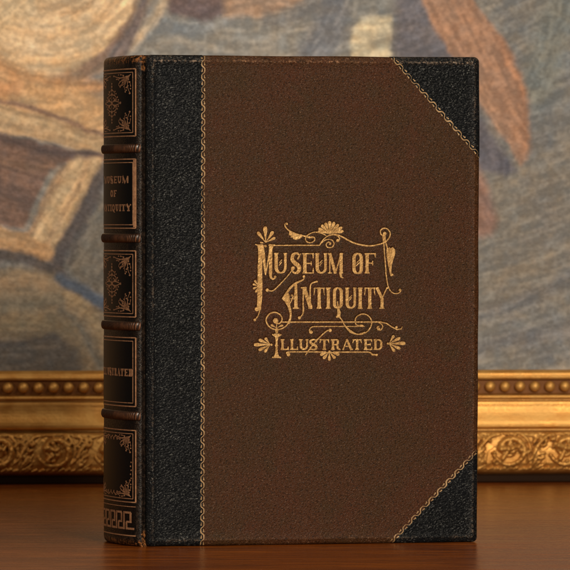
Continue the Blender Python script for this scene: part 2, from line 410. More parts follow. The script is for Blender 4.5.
# ANTIQUITY
D.rib([(437, 175), (437, 300), (437, 400), (437, 412)], [26, 34, 34, 50], False); D.rib([(408, 411), (468, 411)], 12, False)
D.rib([(515, 112), (505, 140), (440, 172), (390, 212), (348, 268), (312, 318)], [8, 12, 22, 22, 22, 14]); D.dot(513, 110, 12)
D.poly([(303, 320), (362, 258), (376, 290), (384, 395), (350, 365)])
D.rib([(345, 350), (372, 395), (386, 455), (384, 510), (370, 560)], [24, 30, 22, 18, 15])
D.rib([(380, 370), (398, 330), (410, 300), (398, 284), (392, 300)], [8, 10, 12, 12, 8]); D.rib([(385, 322), (432, 322)], 9, False)
oG.rib([(385, 70), (350, 145), (290, 182), (232, 184), (178, 152), (154, 95), (182, 42), (238, 22), (290, 48), (306, 90), (280, 128), (238, 122)], [14, 13, 14, 15, 15, 15, 15, 15, 14, 14, 14, 16]); oG.dot(245, 103, 25)
D.rib([(482, 216), (540, 216)], 13, False); D.rib([(509, 216), (506, 360), (508, 432), (500, 470), (470, 506)], [13, 13, 16, 12, 8]); D.dot(470, 502, 14)
E.rib([(38, 212), (104, 408)], [40, 40], False); E.rib([(101, 410), (97, 250), (103, 190), (125, 168), (172, 156)], [13, 13, 12, 14, 10]); E.rib([(80, 411), (118, 411)], 12, False)
E.dot(160, 158, 9)
tall(E, 'T', 134, 232, 214, 416, 36, 13, 8); tall(E, 'I', 240, 300, 214, 416, 36, 13, 8)
tall(E, 'O', 314, 408, 212, 414, 34, 13, 6); E.rib([(357, 345), (362, 400), (372, 450), (366, 500)], [10, 16, 34, 40], False); E.dot(352, 493, 9)
oE.rib([(378, 495), (400, 525), (430, 578), (482, 632), (540, 657), (575, 654), (620, 640)], [14, 12, 13, 30, 13, 13, 13])
oI.rib([(0, 205), (50, 226), (110, 230), (165, 205), (202, 150), (202, 90), (162, 47), (112, 40), (66, 64), (50, 105), (62, 140), (98, 150)], [13]*10+[12, 10])
tall(E, 'U', 428, 536, 214, 414, 34, 13, 6)
for y in (318, 338): E.rib([(468, y), (494, y-32)], 8, False)
tall(F_, 'I', 67, 129, 214, 416, 36, 13, 8); tall(F_, 'T', 140, 238, 214, 416, 36, 13, 8)
tall(F_, 'Y', 246, 364, 214, 416, 34, 13, 10)
# ILLUSTRATED
for z, ch, a, b in ((G, 'L', 292, 368), (G, 'L', 382, 456), (G, 'U', 466, 556), (H_, 'S', 90, 168), (H_, 'T', 190, 276), (H_, 'R', 296, 386), (H_, 'A', 404, 496), (I_, 'T', 28, 110), (I_, 'E', 132, 212), (I_, 'D', 226, 308)):
    tall(z, ch, a, b, 277, 380, 25, 14, 7)
G.rib([(255, 176), (255, 222)], [30, 24], False); G.rib([(212, 230), (235, 246), (278, 246), (297, 230)], [8, 16, 16, 8]); G.rib([(255, 226), (255, 255), (254, 300), (253, 325), (253, 336), (253, 347), (253, 390), (253, 425), (253, 448)], [66, 36, 20, 20, 36, 20, 24, 38, 66], False); G.rib([(210, 450), (296, 450)], 14, False)
# ornaments
for x, y, w in ((145, 108, 42), (72, 160, 34), (222, 155, 34), (242, 214, 27)): oA.petal(150, 262, x, y, w)
oA.petal(140, 268, 96, 260, 17); oA.dot(148, 295, 12)
oA.rib([(225, 289), (400, 288), (665, 288)], 12, False)
oA.rib([(358, 92), (346, 78), (332, 92), (345, 122), (378, 152), (432, 176), (490, 195), (545, 207), (572, 214)], [8, 12, 12, 14, 14, 12, 12, 14, 8]); oA.dot(352, 84, 9)
oA.poly([(374, 152), (370, 190), (392, 196), (386, 214), (412, 214), (410, 228), (436, 236), (476, 226), (500, 206), (492, 196), (432, 176)])
oB.rib([(0, 190), (45, 200), (90, 212), (130, 215)], [22, 12, 24, 8])
for x, y in ((176, 128), (204, 95), (241, 72), (284, 58), (328, 66), (368, 88), (402, 116), (414, 152), ): oB.petal(284, 178, x, y, 33)
oB.petal(284, 180, 172, 152, 24); oB.dot(283, 170, 9)
oB.rib([(188, 288), (205, 258), (242, 215), (290, 191), (345, 187), (400, 206), (460, 240), (520, 268), (590, 285), (655, 293), (715, 288), (775, 272)], [9, 11, 12, 14, 15, 16, 17, 17, 17, 17, 16, 13])
oB.rib([(196, 276), (245, 236), (300, 236), (325, 272), (304, 306), (262, 306), (250, 278), (270, 257), (292, 268), (282, 283)], [8, 10, 12, 12, 12, 12, 12, 12, 14, 18])
oB.rib([(252, 196), (200, 172), (140, 163), (85, 184), (54, 216), (62, 250), (100, 264), (138, 244), (138, 214), (108, 205)], [8, 12, 12, 12, 12, 12, 12, 12, 11, 9])
oB.rib([(325, 188), (362, 203), (378, 225), (366, 244)], [8, 11, 13, 14]); oB.dot(360, 243, 15)
oC.rib([(300, 272), (345, 250), (375, 212), (382, 168), (355, 132), (318, 127), (290, 152), (300, 188), (328, 194), (342, 170)], [14, 14, 14, 14, 13, 13, 13, 13, 14, 16]); oC.dot(330, 176, 17)
oC.rib([(322, 185), (328, 262)], [38, 36], False)
oC.rib([(322, 262), (330, 380), (342, 520), (345, 570), (366, 685), (405, 738), (452, 746), (480, 728), (484, 712)], [12, 12, 14, 13, 12, 12, 12, 12, 10]); oC.dot(477, 713, 13)
oC.rib([(340, 262), (352, 300), (358, 330)], [16, 16, 10])
oC.poly([(348, 330), (375, 305), (388, 318), (406, 304), (430, 328), (432, 365), (414, 420), (398, 480), (394, 545), (408, 575), (398, 580), (378, 540), (362, 470), (350, 395)])
oC.rib([(382, 500), (385, 545), (392, 575), (404, 572)], [22, 18, 14, 8]); oC.dot(404, 568, 10)
for x, y in ((46, 145), (28, 180), (30, 226), (54, 262)): oD.petal(82, 204, x, y, 22)
for x, y in ((198, 140), (316, 142)): oG.petal(255, 170, x, y, 22)
oG.rib([(253, 130), (255, 180)], 8, False)
for x, y, w in ((144, 262, 30), (84, 280, 34), (38, 330, 38), (82, 384, 33), (140, 402, 30)): oG.petal(192, 330, x, y, w)
oG.dot(204, 330, 11)
oG.rib([(300, 115), (600, 115), (1180, 114), (1240, 114), (1300, 128), (1350, 162), (1398, 186), (1440, 180), (1448, 158)], [14, 15, 15, 14, 13, 13, 14, 13, 8], False)
oI.dot(443, 163, 11); oI.rib([(270, 117), (300, 135), (312, 160), (296, 188), (268, 186), (260, 165), (280, 152)], [8, 11, 12, 12, 14, 14, 8]); oI.dot(274, 178, 13)
oH.rib([(105, 214), (90, 195), (108, 166), (150, 157), (300, 156), (610, 156)], [12, 13, 12, 11, 11, 9]); oH.dot(106, 210, 17)
oI.rib([(88, 148), (112, 146), (142, 158)], [8, 20, 5]); oI.rib([(90, 156), (125, 156)], [6, 12])
oG.rib([(365, 424), (348, 410), (380, 399), (570, 398), (725, 399)], [12, 12, 13, 14, 14]); oG.dot(367, 424, 17)
oH.rib([(318, 400), (570, 400), (660, 402), (690, 424), (740, 424)], [14, 14, 14, 20, 14]); oI.dot(255, 428, 11)
oH.rib([(292, 194), (255, 200), (170, 278), (100, 362), (52, 430)], [12, 13, 14, 14, 8]); oH.dot(288, 194, 16)
for x, y in ((192, 428), (222, 464), (280, 482), (336, 462), (376, 426)): oH.petal(280, 396, x, y, 31)
oH.dot(281, 394, 10)
for x, y, w in ((420, 240, 28), (478, 264, 32), (528, 316, 38), (480, 370, 32), (426, 396, 30)): oI.petal(372, 320, x, y, w)
oI.dot(362, 320, 10)
# the title is pressed into the leather: depth field under the stamped shapes
PU0, PU1, PH0, PH1, PST = 100., 284., 168., 340., .5
pu = np.arange(PU0, PU1+.01, PST); ph = np.arange(PH0, PH1+.01, PST); PUU, PHH = np.meshgrid(pu, ph); PRESS = np.zeros_like(PUU)
for stp in (T, O):
    pts2 = [art(x, y) for x, y, _ in stp.V]
    for f in stp.F:
        q = np.array([pts2[i] for i in f]); ar = np.roll(q, -1, 0)
        i0, i1 = int((q[:, 0].min()-PU0)/PST)-1, int((q[:, 0].max()-PU0)/PST)+3; j0, j1 = int((q[:, 1].min()-PH0)/PST)-1, int((q[:, 1].max()-PH0)/PST)+3
        X, Yq = PUU[j0:j1, i0:i1], PHH[j0:j1, i0:i1]; ins = np.zeros(X.shape, bool)
        for (ax_, ay_), (bx_, by_) in zip(q, ar):
            if ay_ != by_: ins ^= ((ay_ > Yq) != (by_ > Yq)) & (X < (bx_-ax_)*(Yq-ay_)/(by_-ay_)+ax_)
        PRESS[j0:j1, i0:i1] = np.maximum(PRESS[j0:j1, i0:i1], ins)
def box3(m): return sum(np.roll(np.roll(m, a, 0), b, 1) for a in (-1, 0, 1) for b in (-1, 0, 1))/9
dil = np.maximum.reduce([np.roll(np.roll(PRESS, a, 0), b, 1) for a in (-1, 0, 1) for b in (-1, 0, 1)])
PDEPTH = .62; PRESS = box3(dil)*PDEPTH; PRESS[[0, -1], :] = 0; PRESS[:, [0, -1]] = 0
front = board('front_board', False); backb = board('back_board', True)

L1 = (art(203, 54), art(202.3, 548)); L2 = (art(389, 55), art(482, 160)); L3 = (art(386.5, 548), art(481, 447))
def patch(name, board_o, line, keep, grow=.35):
    (u0, h0), (u1, h1) = line
    bm = bmesh.new(); bm.from_mesh(board_o.data)
    nrm = Vector((h1-h0, 0, -(u1-u0))).normalized()*keep
    bmesh.ops.bisect_plane(bm, geom=bm.verts[:]+bm.edges[:]+bm.faces[:], plane_co=(u0*S, 0, h0*S), plane_no=nrm, clear_inner=True)
    bm.normal_update()
    for v in bm.verts:
        co = v.co + v.normal*grow*S
        if v.co.z < .5*S: co.z = v.co.z
        v.co = co
    me = bpy.data.meshes.new(name); bm.to_mesh(me); bm.free()
    me.materials.clear(); me.materials.append(M_BLACK)
    o = bpy.data.objects.new(name, me); C.objects.link(o); o.parent = board_o; return o
for b in (front, backb):
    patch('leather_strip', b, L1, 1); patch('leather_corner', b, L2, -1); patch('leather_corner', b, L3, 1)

def on_cover(x, y, off):
    u, h = art(x, y); return (u, PDEPTH-.14-off*.5, h)
T.build('title_lettering', on_cover, M_GOLD, front)
O.build('title_scrollwork', on_cover, M_GOLD, front)

# ---- wavy gold rolls that cover the leather joins
def roll(line):
    (u0, h0), (u1, h1) = line; L = math.hypot(u1-u0, h1-h0); dx, dy = (u1-u0)/L, (h1-h0)/L; nx, ny = -dy, dx
    st = Stamp(); per = 13.0; P = []; n = int(L/.8); W = []
    for i in range(n+1):
        q = L*i/n; ph = 2*math.pi*q/per
        a = 1.6*math.sin(ph+.45*math.sin(2*ph)); P.append((u0+dx*q+nx*a, h0+dy*q+ny*a)); W.append((.95+.32*math.cos(ph))*(1+.4*wob(q*1.7+u0))*(.5 if wob(q*.9+h0*3+40) > .3 else 1))
    st.rib(P, W, False)
    k = 0
    while (k+.5)*per/2 < L:
        q = (k+.5)*per/2; sg = -1 if k % 2 == 0 else 1
        q2 = q+1.0; a = sg*1.35
        st.dot(u0+dx*q2+nx*a, h0+dy*q2+ny*a, .74)
        a2 = sg*.4; st.rib([(u0+dx*q2+nx*a, h0+dy*q2+ny*a), (u0+dx*(q2-2.6)+nx*sg*1.0, h0+dy*(q2-2.6)+ny*sg*1.0)], [1.2, .5], False)
        k += 1
    inside = lambda x, y: 0 <= y <= BH and x <= BW-.6
    st.F = [f for f in st.F if all(inside(st.V[i][0], st.V[i][1]) for i in f)]
    st.build('gilt_roll', lambda u, h, o: (shear(u, h), board_v(u, min(max(h, 0), BH))-.62-o, min(max(h, .3), BH)), M_ROLL, front)
for ln in (L1, L2, L3): roll(ln)

# ------------------------------------------------------------------ page block
X1 = BW-9; V = []; F = []
for (x, y) in ((-4, 9.2), (X1, 9.2), (X1-3, 30), (X1-5, THICK/2), (X1-3, THICK-30), (X1, THICK-9.2), (-4, THICK-9.2)):
    V += [(x, y, 4.5), (x, y, BH-4.5)]
n = 7
for i in range(n): F.append((2*i, 2*((i+1) % n), 2*((i+1) % n)+1, 2*i+1))
F += [tuple(range(0, 2*n, 2)), tuple(range(1, 2*n, 2))]
recalc(obj('page_block', V, F, M_PAPER, book, False))

# ------------------------------------------------------------------ spine
UE, BULGE, V0 = -6., 12.3, 3.
HT = (THICK-2*V0)/2
def ell(t): return np.array([UE-BULGE*math.sin(t)**.9, V0+HT*(1-math.cos(t))])
_ts = np.linspace(0, math.pi, 2001)
_pts = np.array([ell(max(t, 0) if t < math.pi else math.pi) for t in _ts])
_sl = np.concatenate([[0], np.cumsum(np.hypot(*np.diff(_pts, axis=0).T))]); ARC = _sl[-1]
def spine_pt(s, off=0):          # s = arc length from the middle of the spine, + towards the front cover
    q = min(max(ARC/2-s, .02), ARC-.02)
    p = np.array([np.interp(q, _sl, _pts[:, 0]), np.interp(q, _sl, _pts[:, 1])]); e = .9
    a = np.array([np.interp(q-e, _sl, _pts[:, 0]), np.interp(q-e, _sl, _pts[:, 1])]); b = np.array([np.interp(q+e, _sl, _pts[:, 0]), np.interp(q+e, _sl, _pts[:, 1])])
    d = b-a; d /= np.hypot(*d) or 1
    return p + np.array([-d[1], d[0]])*off    # outward = away from the pages
if spine_pt(0, 1)[0] > spine_pt(0, 0)[0]:
    _sp = spine_pt
    def spine_pt(s, off=0): return _sp(s, -off)
JOINT = [(4, 8), (1.5, 6.5), (-.8, 5.6), (-2.4, 4.8), (-3.8, 3.4), (-5.0, 2.8)]
prof = [(p, 'j') for p in JOINT]
ss = list(np.linspace(ARC/2, -ARC/2, 90))
sec = [(p[0], p[1], None) for p in JOINT]+[(None, None, s) for s in ss]+[(p[0], THICK-p[1], None) for p in JOINT[::-1]]
hs = [0, .6, 1.6, 3, 5, 8]+list(np.linspace(12, BH-12, 80))+[BH-9, BH-6, BH-4, BH-2.4, BH-1.2, BH-.4, BH]
V, F, W = [], [], []
def capin(h):                    # how far the head and tail caps turn in
    d = min(h, BH-h); r = 6.
    return 0 if d > r else r-math.sqrt(max(r*r-(r-d)**2, 0))
for h in hs:
    for i, (x, y, s) in enumerate(sec):
        c = capin(h)*.8
        if s is None: p = (x+c*.15, y)
        else:
            p = spine_pt(s, -c - .12*wob(h*1.3+s))
        V.append((p[0], p[1], h - (.5*wob(s*2 if s is not None else x*9) if h > BH-1 else 0)))
        d = min(h, BH-h)
        w = (.78 if d < 6 else (.3 if d < 12 else .06)) if s is not None else (.17 if i < 9 or i > len(sec)-9 else .1)
        if s is not None and abs(s) > ARC/2-6: w = max(w, .2)
        if h > BH-9: w = 1.0 if (s is None or abs(s) > ARC/2-24) else .85
        if s is None and d < 16: w = 1.
        W.append(w)
m = len(sec)
for j in range(len(hs)-1):
    for i in range(m-1): F.append((j*m+i, j*m+i+1, (j+1)*m+i+1, (j+1)*m+i))
spine = obj('spine', V, F, M_SPINE, book, True, {'wear_glint': W}); recalc(spine)
# raised bands
for yb in (148.5, 238.5, 326.5, 416.5):
    hb = 547.3-yb; V, F, W = [], [], []; ns, nc = 260, 13
    for i in range(ns):
        s = ARC/2+1.0-(ARC+2.0)*i/(ns-1)
        for k in range(nc):
            a = math.pi*(k/(nc-1)); e = min(1, (ARC/2+2.5-abs(s))/6)**.5
            rid = .28*math.sin(2*math.pi*(s/3.1) + a*1.5)*math.sin(a)
            off = (2.7*math.sin(a)**.75*e + rid*1.5) - .3
            p = spine_pt(s, off); V.append((p[0], p[1], hb+4.7*math.cos(a)*(1+.06*wob(s*.5)))); W.append(min(1, 1.6*max(0, math.sin(a)-.4)*max(0, math.sin(2*math.pi*(s/3.1)+a*1.5))*(.35+.65*(s > ARC*.1))))
    for i in range(ns-1):
        for k in range(nc-1): F.append((i*nc+k, i*nc+k+1, (i+1)*nc+k+1, (i+1)*nc+k))
    o = obj('raised_band', V, F, M_BAND, spine, True, {'wear_glint': W}); recalc(o)

def on_spine(lift=.35):
    return lambda s, h, o: (*spine_pt(s, lift+o), h)
PE = ARC/2-5.0                   # panel edge
def hline(st, h, w, e=PE): st.rib([(-e, h), (e, h)], w, False, sub=2.5)
def box(st, e, h0, h1, w):
    hline(st, h0, w, e); hline(st, h1, w, e)
    for s in (-e, e): st.rib([(s, h0), (s, h1)], w*1.6, False)
def floral_corner(st, e, hc, sg, k=1.0, dens=1.0):
    """spray of curls and leaves filling a panel corner; hc corner height, sg = +1 grows upward"""
    for sd in (-1, 1):
        def p(x, y): return (sd*(e-x*k*2.2), hc+sg*y*k)
        for a in range(7):
            an = math.radians(4+a*13.6); r = 12.5+2*(a % 2); st.petal(*p(6.5*math.cos(an)+1, 6.5*math.sin(an)+1), *p(r*math.cos(an), r*math.sin(an)), 1.5); st.dot(*p((r+1.8)*math.cos(an), (r+1.8)*math.sin(an)), 1.5, .75)
        for pts in ([(1, 1), (5, 5), (8, 10), (11, 11)], [(2, 2), (4, 9), (3, 15), (1.5, 18)], [(2, 2), (10, 4), (17, 3), (21, 1.5)], [(5, 6), (11, 7), (14, 10), (12, 12)], [(5, 6), (7, 12), (6, 16)]):
            st.rib([p(*q) for q in pts], [1.0, 1.2, .6])
        for x, y, r in ((11, 11, 1.1), (1.8, 18.5, 1.), (21, 2, 1.), (12, 12.5, .8), (6, 17, .9), (8, 2, 1.1), (2, 8, 1.), (14, 5.5, .9), (5, 13, .9), (17, 5, .8), (3.5, 11.5, .8), (9, 8.2, 1.), (5, 3, 1.1), (3, 5.5, 1.)):
            if random.random() < dens: st.dot(*p(x, y), r*1.9, r*.9)
        for a in range(5):
            an = math.radians(8+a*19); st.petal(*p(3, 3), *p(3+6.5*math.cos(an), 3+6.5*math.sin(an)), 1.7)
def centre_piece(st, hc, k=1.0):
    def p(x, y): return (x*3.1*k, hc+y*k)
    for q in range(2):
        g = 1 if q else -1
        st.rib([p(0, 0), p(0, g*19)], [1.6, .6], False)
        for y, r in ((20, .9), (17, 1.1), (13.5, 1.3), (9, 1.5)): st.dot(*p(0, g*y), r*2.4, r)
        for f in (-1, 1):
            st.rib([p(0, g*14), p(f*2.5, g*12), p(f*3.6, g*9.5), p(f*2.2, g*8)], [.5, 1., 1., .6])
            st.rib([p(0, g*9), p(f*4, g*7.5), p(f*6, g*4), p(f*3.5, g*3)], [.6, 1.2, 1.1, .6])
            st.rib([p(0, g*1), p(f*4, g*2.2), p(f*7.5, g*1.2), p(f*9.5, 0)], [1., 1.3, 1., .6])
            for x, y in ((3.8, 12), (5, 9.6), (6.6, 6), (7.6, 3.2), (9.8, .4), (2.2, 5.2)): st.dot(*p(f*x, g*y), 1.9, .85)
            st.petal(*p(0, 0), *p(f*4.6, g*4.6), 2.4)
    st.dot(*p(0, 0), 4.2, 1.6)
def Y(y): return 547.3-y
panels = [(69, 136.2), (159.3, 228.5), (251.2, 317.4), (338.2, 407), (431, 503)]
for k, (ya, yb) in enumerate(panels):
    h1, h0 = Y(ya), Y(yb); st = Stamp()
    # black skiver label lying inside the lines
    V, F = [], []; n = 60
    for i in range(n+1):
        s = -PE+2*PE*i/n
        for h in (h0+.4, h1-.4): V.append((*spine_pt(s, .12), h))
    for i in range(n): F.append((2*i, 2*i+2, 2*i+3, 2*i+1))
    pn = obj('label_panel', V, F, M_LABEL, spine, True)
    box(st, PE, h0, h1, 1.15); box(st, PE-4.2, h0+3.4, h1-3.4, .85)
    if k == 1:
        for s in (-PE+2.0, PE-2.0): st.rib([(s, h0+1), (s, h1-1)], 3.2, False)
    e = PE-6.0; st.build('gilt_border', on_spine(), M_COPPER, pn)
    st = Stamp()
    if k in (0, 2):
        for hc, sg in ((h0+4.4, 1), (h1-4.4, -1)): floral_corner(st, e, hc, sg, 1.08)
        centre_piece(st, (h0+h1)/2, .98); st.build('gilt_flower', on_spine(.3), M_COPPER, pn)
    elif k == 4:
        for hc, sg in ((h0+4.4, 1), (h1-4.4, -1)):
            floral_corner(st, e, hc, sg, .95)
            q = -e+38
            while q < e-36:
                y = hc+sg*2; st.rib([(q, y), (q+4, y+sg*2.4), (q+9, y+sg*.6), (q+12, y)], [.5, 1., 1.2, .5]); st.dot(q+5, y+sg*3.4, 1.6, .8); q += 11
        for q in range(5):
            for sd in (-1, 1): st.dot(sd*(e-1.5-1.2*(q % 2)), h0+24+q*4, 1.2, .8)
        st.build('gilt_flower', on_spine(.3), M_COPPER, pn)
    else:
        rows = [('MUSEUM', 176.2, 183.3, 45), ('OF', 190.2, 197, 13), ('ANTIQUITY', 204.5, 211.5, 56)] if k == 1 else [('ILLUSTRATED', 369.5, 377, 59)]
        for word, y0, y1, half in rows:
            wd = {'I': .55, 'M': 1.3}; tot = sum(wd.get(c, 1) for c in word); half -= 5 if len(word) > 6 else 0; q = -half+6; g = .14
            tmp = Stamp()
            for c in word:
                w = 2*half*wd.get(c, 1)/tot
                glyph(tmp, c, q+w*g*.5, q+w*(1-g*.5), -Y(y0), -Y(y1), 3.4, 1.15, 1.3)
                q += w
            b = len(st.V); st.V += [(x, -y, o) for x, y, o in tmp.V]; st.F += [tuple(i+b for i in f) for f in tmp.F]
        st.build('gilt_lettering', on_spine(.3), M_COPPER, pn)
# Greek key border and lines at the foot
st = Stamp(); hline(st, Y(536.6), 1.2); hline(st, Y(507.5), .8); per = 22.; q = PE-2
ht, hb = Y(513.6), Y(529.6); md = hb+(ht-hb)*.42
while q-per > -PE-2:
    x = lambda a: q-per*(1-a)
    st.rib([(x(0), hb-1), (x(0), ht+1)], 4.4, False)
    st.rib([(x(0), ht), (x(.74), ht)], 2.1, False, sub=2); st.rib([(x(.70), ht), (x(.70), md-1)], 4.2, False)
    st.rib([(x(.74), md), (x(.28), md)], 2., False, sub=2); st.rib([(x(.30), md), (x(.30), hb-1)], 4.2, False)
    st.rib([(x(.26), hb), (x(1.), hb)], 2.1, False, sub=2)
    q -= per
st.build('greek_key_border', on_spine(), M_COPPER, spine)
# headbands
for h in (4, BH-4.2):
    V, F = [], []
    for i in range(31):
        s = -ARC/2+12+(ARC-24)*i/30; p = spine_pt(s, -7)
        for k in range(8):
            a = k*math.pi/4; V.append((p[0]+2*math.cos(a), p[1], h+2*math.sin(a)))
    for i in range(30):
        for k in range(8): F.append((i*8+k, i*8+(k+1) % 8, (i+1)*8+(k+1) % 8, (i+1)*8+k))
    recalc(obj('headband', V, F, M_SILK, spine))

# ------------------------------------------------------------------ table
V, F = [], []
prof = [(-45, -1), (-1.5, -1), (0, -.3)]
def slab(name, x0, x1, y0, y1, z0, z1, r, mat):
    bm = bmesh.new(); bmesh.ops.create_cube(bm, size=1)
    for v in bm.verts: v.co = ((x0 if v.co.x < 0 else x1)*S, (y0 if v.co.y < 0 else y1)*S, (z0 if v.co.z < 0 else z1)*S)
    bmesh.ops.bevel(bm, geom=bm.edges[:], offset=r*S, segments=4, profile=.5, affect='EDGES')
    me = bpy.data.meshes.new(name); bm.to_mesh(me); bm.free(); me.materials.append(mat)
    o = bpy.data.objects.new(name, me); C.objects.link(o); return o
tb = slab('table', -1500, 1500, -760, 2050, -60, 0, 8, M_WOOD)
tb['label'] = 'polished reddish brown wooden tabletop under the book and the gilt frame'; tb['category'] = 'table'

# ------------------------------------------------------------------ framed painting
K = 1.241
pic = thing('framed_painting', 'large oil painting of tan and grey brushwork in a carved gilt frame behind the book', 'painting', (0, 1567, 0), math.radians(5.5))
FW, FHT = 1000., 1320.            # outer half width and height
PROFILE = [(0, -46), (0, -3), (1.0, -1), (7, -1), (9, 0), (10.5, 5), (12, 8), (20, 12), (32, 13), (44, 10), (51, 7), (52, 2), (54, 2), (55, 7), (56.5, 8.4), (59, 8.6), (62, 8), (65, 7), (68, 5.9), (71, 5), (74, 4.4), (77, 4.2), (80, 4.3), (82, 4.1), (83.2, 2.6), (84.5, 2.4), (85, 5), (86.8, 6), (88.6, 5), (89.5, 1.5), (90.5, -3.2), (104, -3.2), (105.2, 2.2), (107.5, 3), (109.5, 1.8), (111.5, 1.8), (114.5, -2), (115, -10), (115, -46)]
V, F = [], []
for p, f in PROFILE:
    p = (p if p < 54 else 54+(p-54)*.972)*K; f *= K
    V += [(-FW+p, -f, p), (FW-p, -f, p), (FW-p, -f, FHT-p), (-FW+p, -f, FHT-p)]
n = len(PROFILE)
for i in range(n):
    for k in range(4):
        a, b = i*4, ((i+1) % n)*4; F.append((a+k, a+(k+1) % 4, b+(k+1) % 4, b+k))
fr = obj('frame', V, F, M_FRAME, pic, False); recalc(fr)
fr.data.materials.append(M_FRAMEBASE); fr.data.materials.append(M_GROOVE)
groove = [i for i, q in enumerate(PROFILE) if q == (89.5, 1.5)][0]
for pl in fr.data.polygons:
    if pl.index//4 in (0, 1, 2, 3, n-2, n-1): pl.material_index = 1
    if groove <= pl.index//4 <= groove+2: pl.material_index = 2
ed = fr.modifiers.new('EdgeSplit', 'BEVEL'); ed.width = .5*S; ed.segments = 2; ed.limit_method = 'ANGLE'; ed.angle_limit = .3
# beads in the inner moulding
def sphere(r, nu=16, nv=10):
    V, F = [], []
    for j in range(nv+1):
        b = math.pi*j/nv
        for i in range(nu):
            a = 2*math.pi*i/nu; V.append((r*math.sin(b)*math.cos(a), r*math.sin(b)*math.sin(a), r*math.cos(b)))
    for j in range(nv):
        for i in range(nu): F.append((j*nu+i, (j+1)*nu+i, (j+1)*nu+(i+1) % nu, j*nu+(i+1) % nu))
    return V, F
vv, ff = sphere(5.5*K); b0 = obj('bead', vv, ff, M_FRAME, fr)
xs = [(7.9+15.12*i-285)*K for i in range(-25, 63)]
for i, x in enumerate(xs):
    o = b0 if i == 0 else b0.copy()
    if i: C.objects.link(o); o.parent = fr
    o.location = (x*S, -.2*K*S, 96.4*K*S); o.rotation_euler = (0, random.uniform(0, 6), 0)
# carved running scroll
PER, CH = 57.1, 41.0
x_lo, x_hi = -285-60-150, 285+60+150
st_ = .75
gx = np.arange(x_lo, x_hi, st_); gy = np.arange(0, CH+.01, .72)
GX, GY = np.meshgrid(gx, gy); HF = np.zeros_like(GX)
def carve(pts, r, hk=1.0, base=0.):
    global HF
    P = np.array(smooth_path(pts, 6)); n = len(P); R = np.interp(np.linspace(0, 1, n), np.linspace(0, 1, len(r)), r)
    mr = R.max()+1
    i0 = max(int((P[:, 0].min()-mr-x_lo)/st_), 0); i1 = min(int((P[:, 0].max()+mr-x_lo)/st_)+1, len(gx))
    if i1 <= i0: return
    X = GX[:, i0:i1]; Yg = GY[:, i0:i1]; best = HF[:, i0:i1].copy()
    for (a, b, ra, rb) in zip(P[:-1], P[1:], R[:-1], R[1:]):
        d = b-a; L2 = max(d@d, 1e-6); t = np.clip(((X-a[0])*d[0]+(Yg-a[1])*d[1])/L2, 0, 1)
        dd = np.hypot(X-a[0]-t*d[0], Yg-a[1]-t*d[1]); rr = ra+(rb-ra)*t
        best = np.maximum(best, np.where(dd < rr, base+hk*rr*np.sqrt(np.clip(1-(dd/rr)**2, 0, 1)), 0))
    HF[:, i0:i1] = best
rj = lambda v=1.0: random.uniform(-v, v)
for k in range(-9, 10):
    cx = 28.5+PER*k + (510.6-285-28.5-PER*4) + 0; cy = 22.5+rj(.5)     # y measured up from the lower edge of the carving
    cx -= 0
    sp = []
    for i in range(20):
        a = math.radians(200+i*26); r = 17.2-i*.62 if i < 14 else 17.2-14*.62-(i-13)*.75
        sp.append((cx+r*math.cos(a)*1.03, cy+r*math.sin(a)))
    carve(sp, [2.2, 3.0, 3.1, 2.9, 2.5, 2.2, 2.8], 1.05)
    sp2 = [(cx+(20.2)*math.cos(math.radians(a)), cy+18.6*math.sin(math.radians(a))) for a in range(-40, 150, 20)]
    carve(sp2, [.8, 1.5, 1.6, 1.2, .7], 1.1)
    for (a, r0, r1, w) in ((150, 2, 9.5, 4.0), (212, 4, 12, 3.4), (75, 4, 8.5, 2.8)):
        a = math.radians(a+rj(12)); carve([(cx+r0*math.cos(a), cy+r0*math.sin(a)), (cx+r1*math.cos(a+.3), cy+r1*math.sin(a+.3))], [w*.7, w+rj(.3)], 1.25)
    carve([(cx+1, cy+1), (cx+2.4, cy+2)], [3.2, 3.0], 1.5)
    bx = cx+PER/2
    # acanthus fronds filling the gap between two scrolls
    for i, (dx, dy, ex, ey, w) in enumerate(((-8, 4, -4, 20, 2.2), (-7, 4, 1, 23, 2.6), (-5, 4, 6, 19, 2.3), (-4, 3, 9, 12, 2.0), (-2, 36, -7, 27, 2.0), (0, 37, 1, 27, 2.2), (3, 36, 8, 29, 2.0), (-10, 37, -1, 33, 1.8))):
        carve([(bx+dx, dy), (bx+(dx+ex)/2+rj(1.5)+1.5, (dy+ey)/2+rj(1)), (bx+ex+rj(1), ey+rj(1))], [1.2, w, w*.8, .7], 1.15)
    carve([(cx+14, cy-15), (cx+22, cy-8), (cx+27, cy+3), (cx+36, cy+13), (cx+46, cy+15)], [1.2, 2.4, 2.8, 2.3, 1.0], 1.1)
    for i in range(3): carve([(bx+rj(5), 18+rj(6)), (bx+rj(5), 20+rj(6))], [2.0+rj(.5)]*2, 1.2)
    for i in range(13):
        x, y, a = cx-PER/2+PER*random.random(), random.uniform(7, 35), random.uniform(0, 6.3); L = random.uniform(3, 7)
        carve([(x, y), (x+L*.5*math.cos(a), y+L*.5*math.sin(a)), (x+L*math.cos(a+.6), y+L*math.sin(a+.6))], [random.uniform(1.2, 2.4), random.uniform(1.6, 2.8), .8], 1.25, random.uniform(0, 1.2))
    for i in range(9):
        x = cx-PER/2+PER*i/9+rj(1); carve([(x, 1.6+rj(.5)), (x+4.4, 3.4+rj(.8))], [1.7, 2.2+rj(.4)], 1.1)
    for i in range(6):
        x = cx-PER/2+PER*i/6+rj(1.5); carve([(x, 38.8+rj(.4)), (x+7, 38+rj(.6))], [1.3, 1.7+rj(.4)], 1.0)
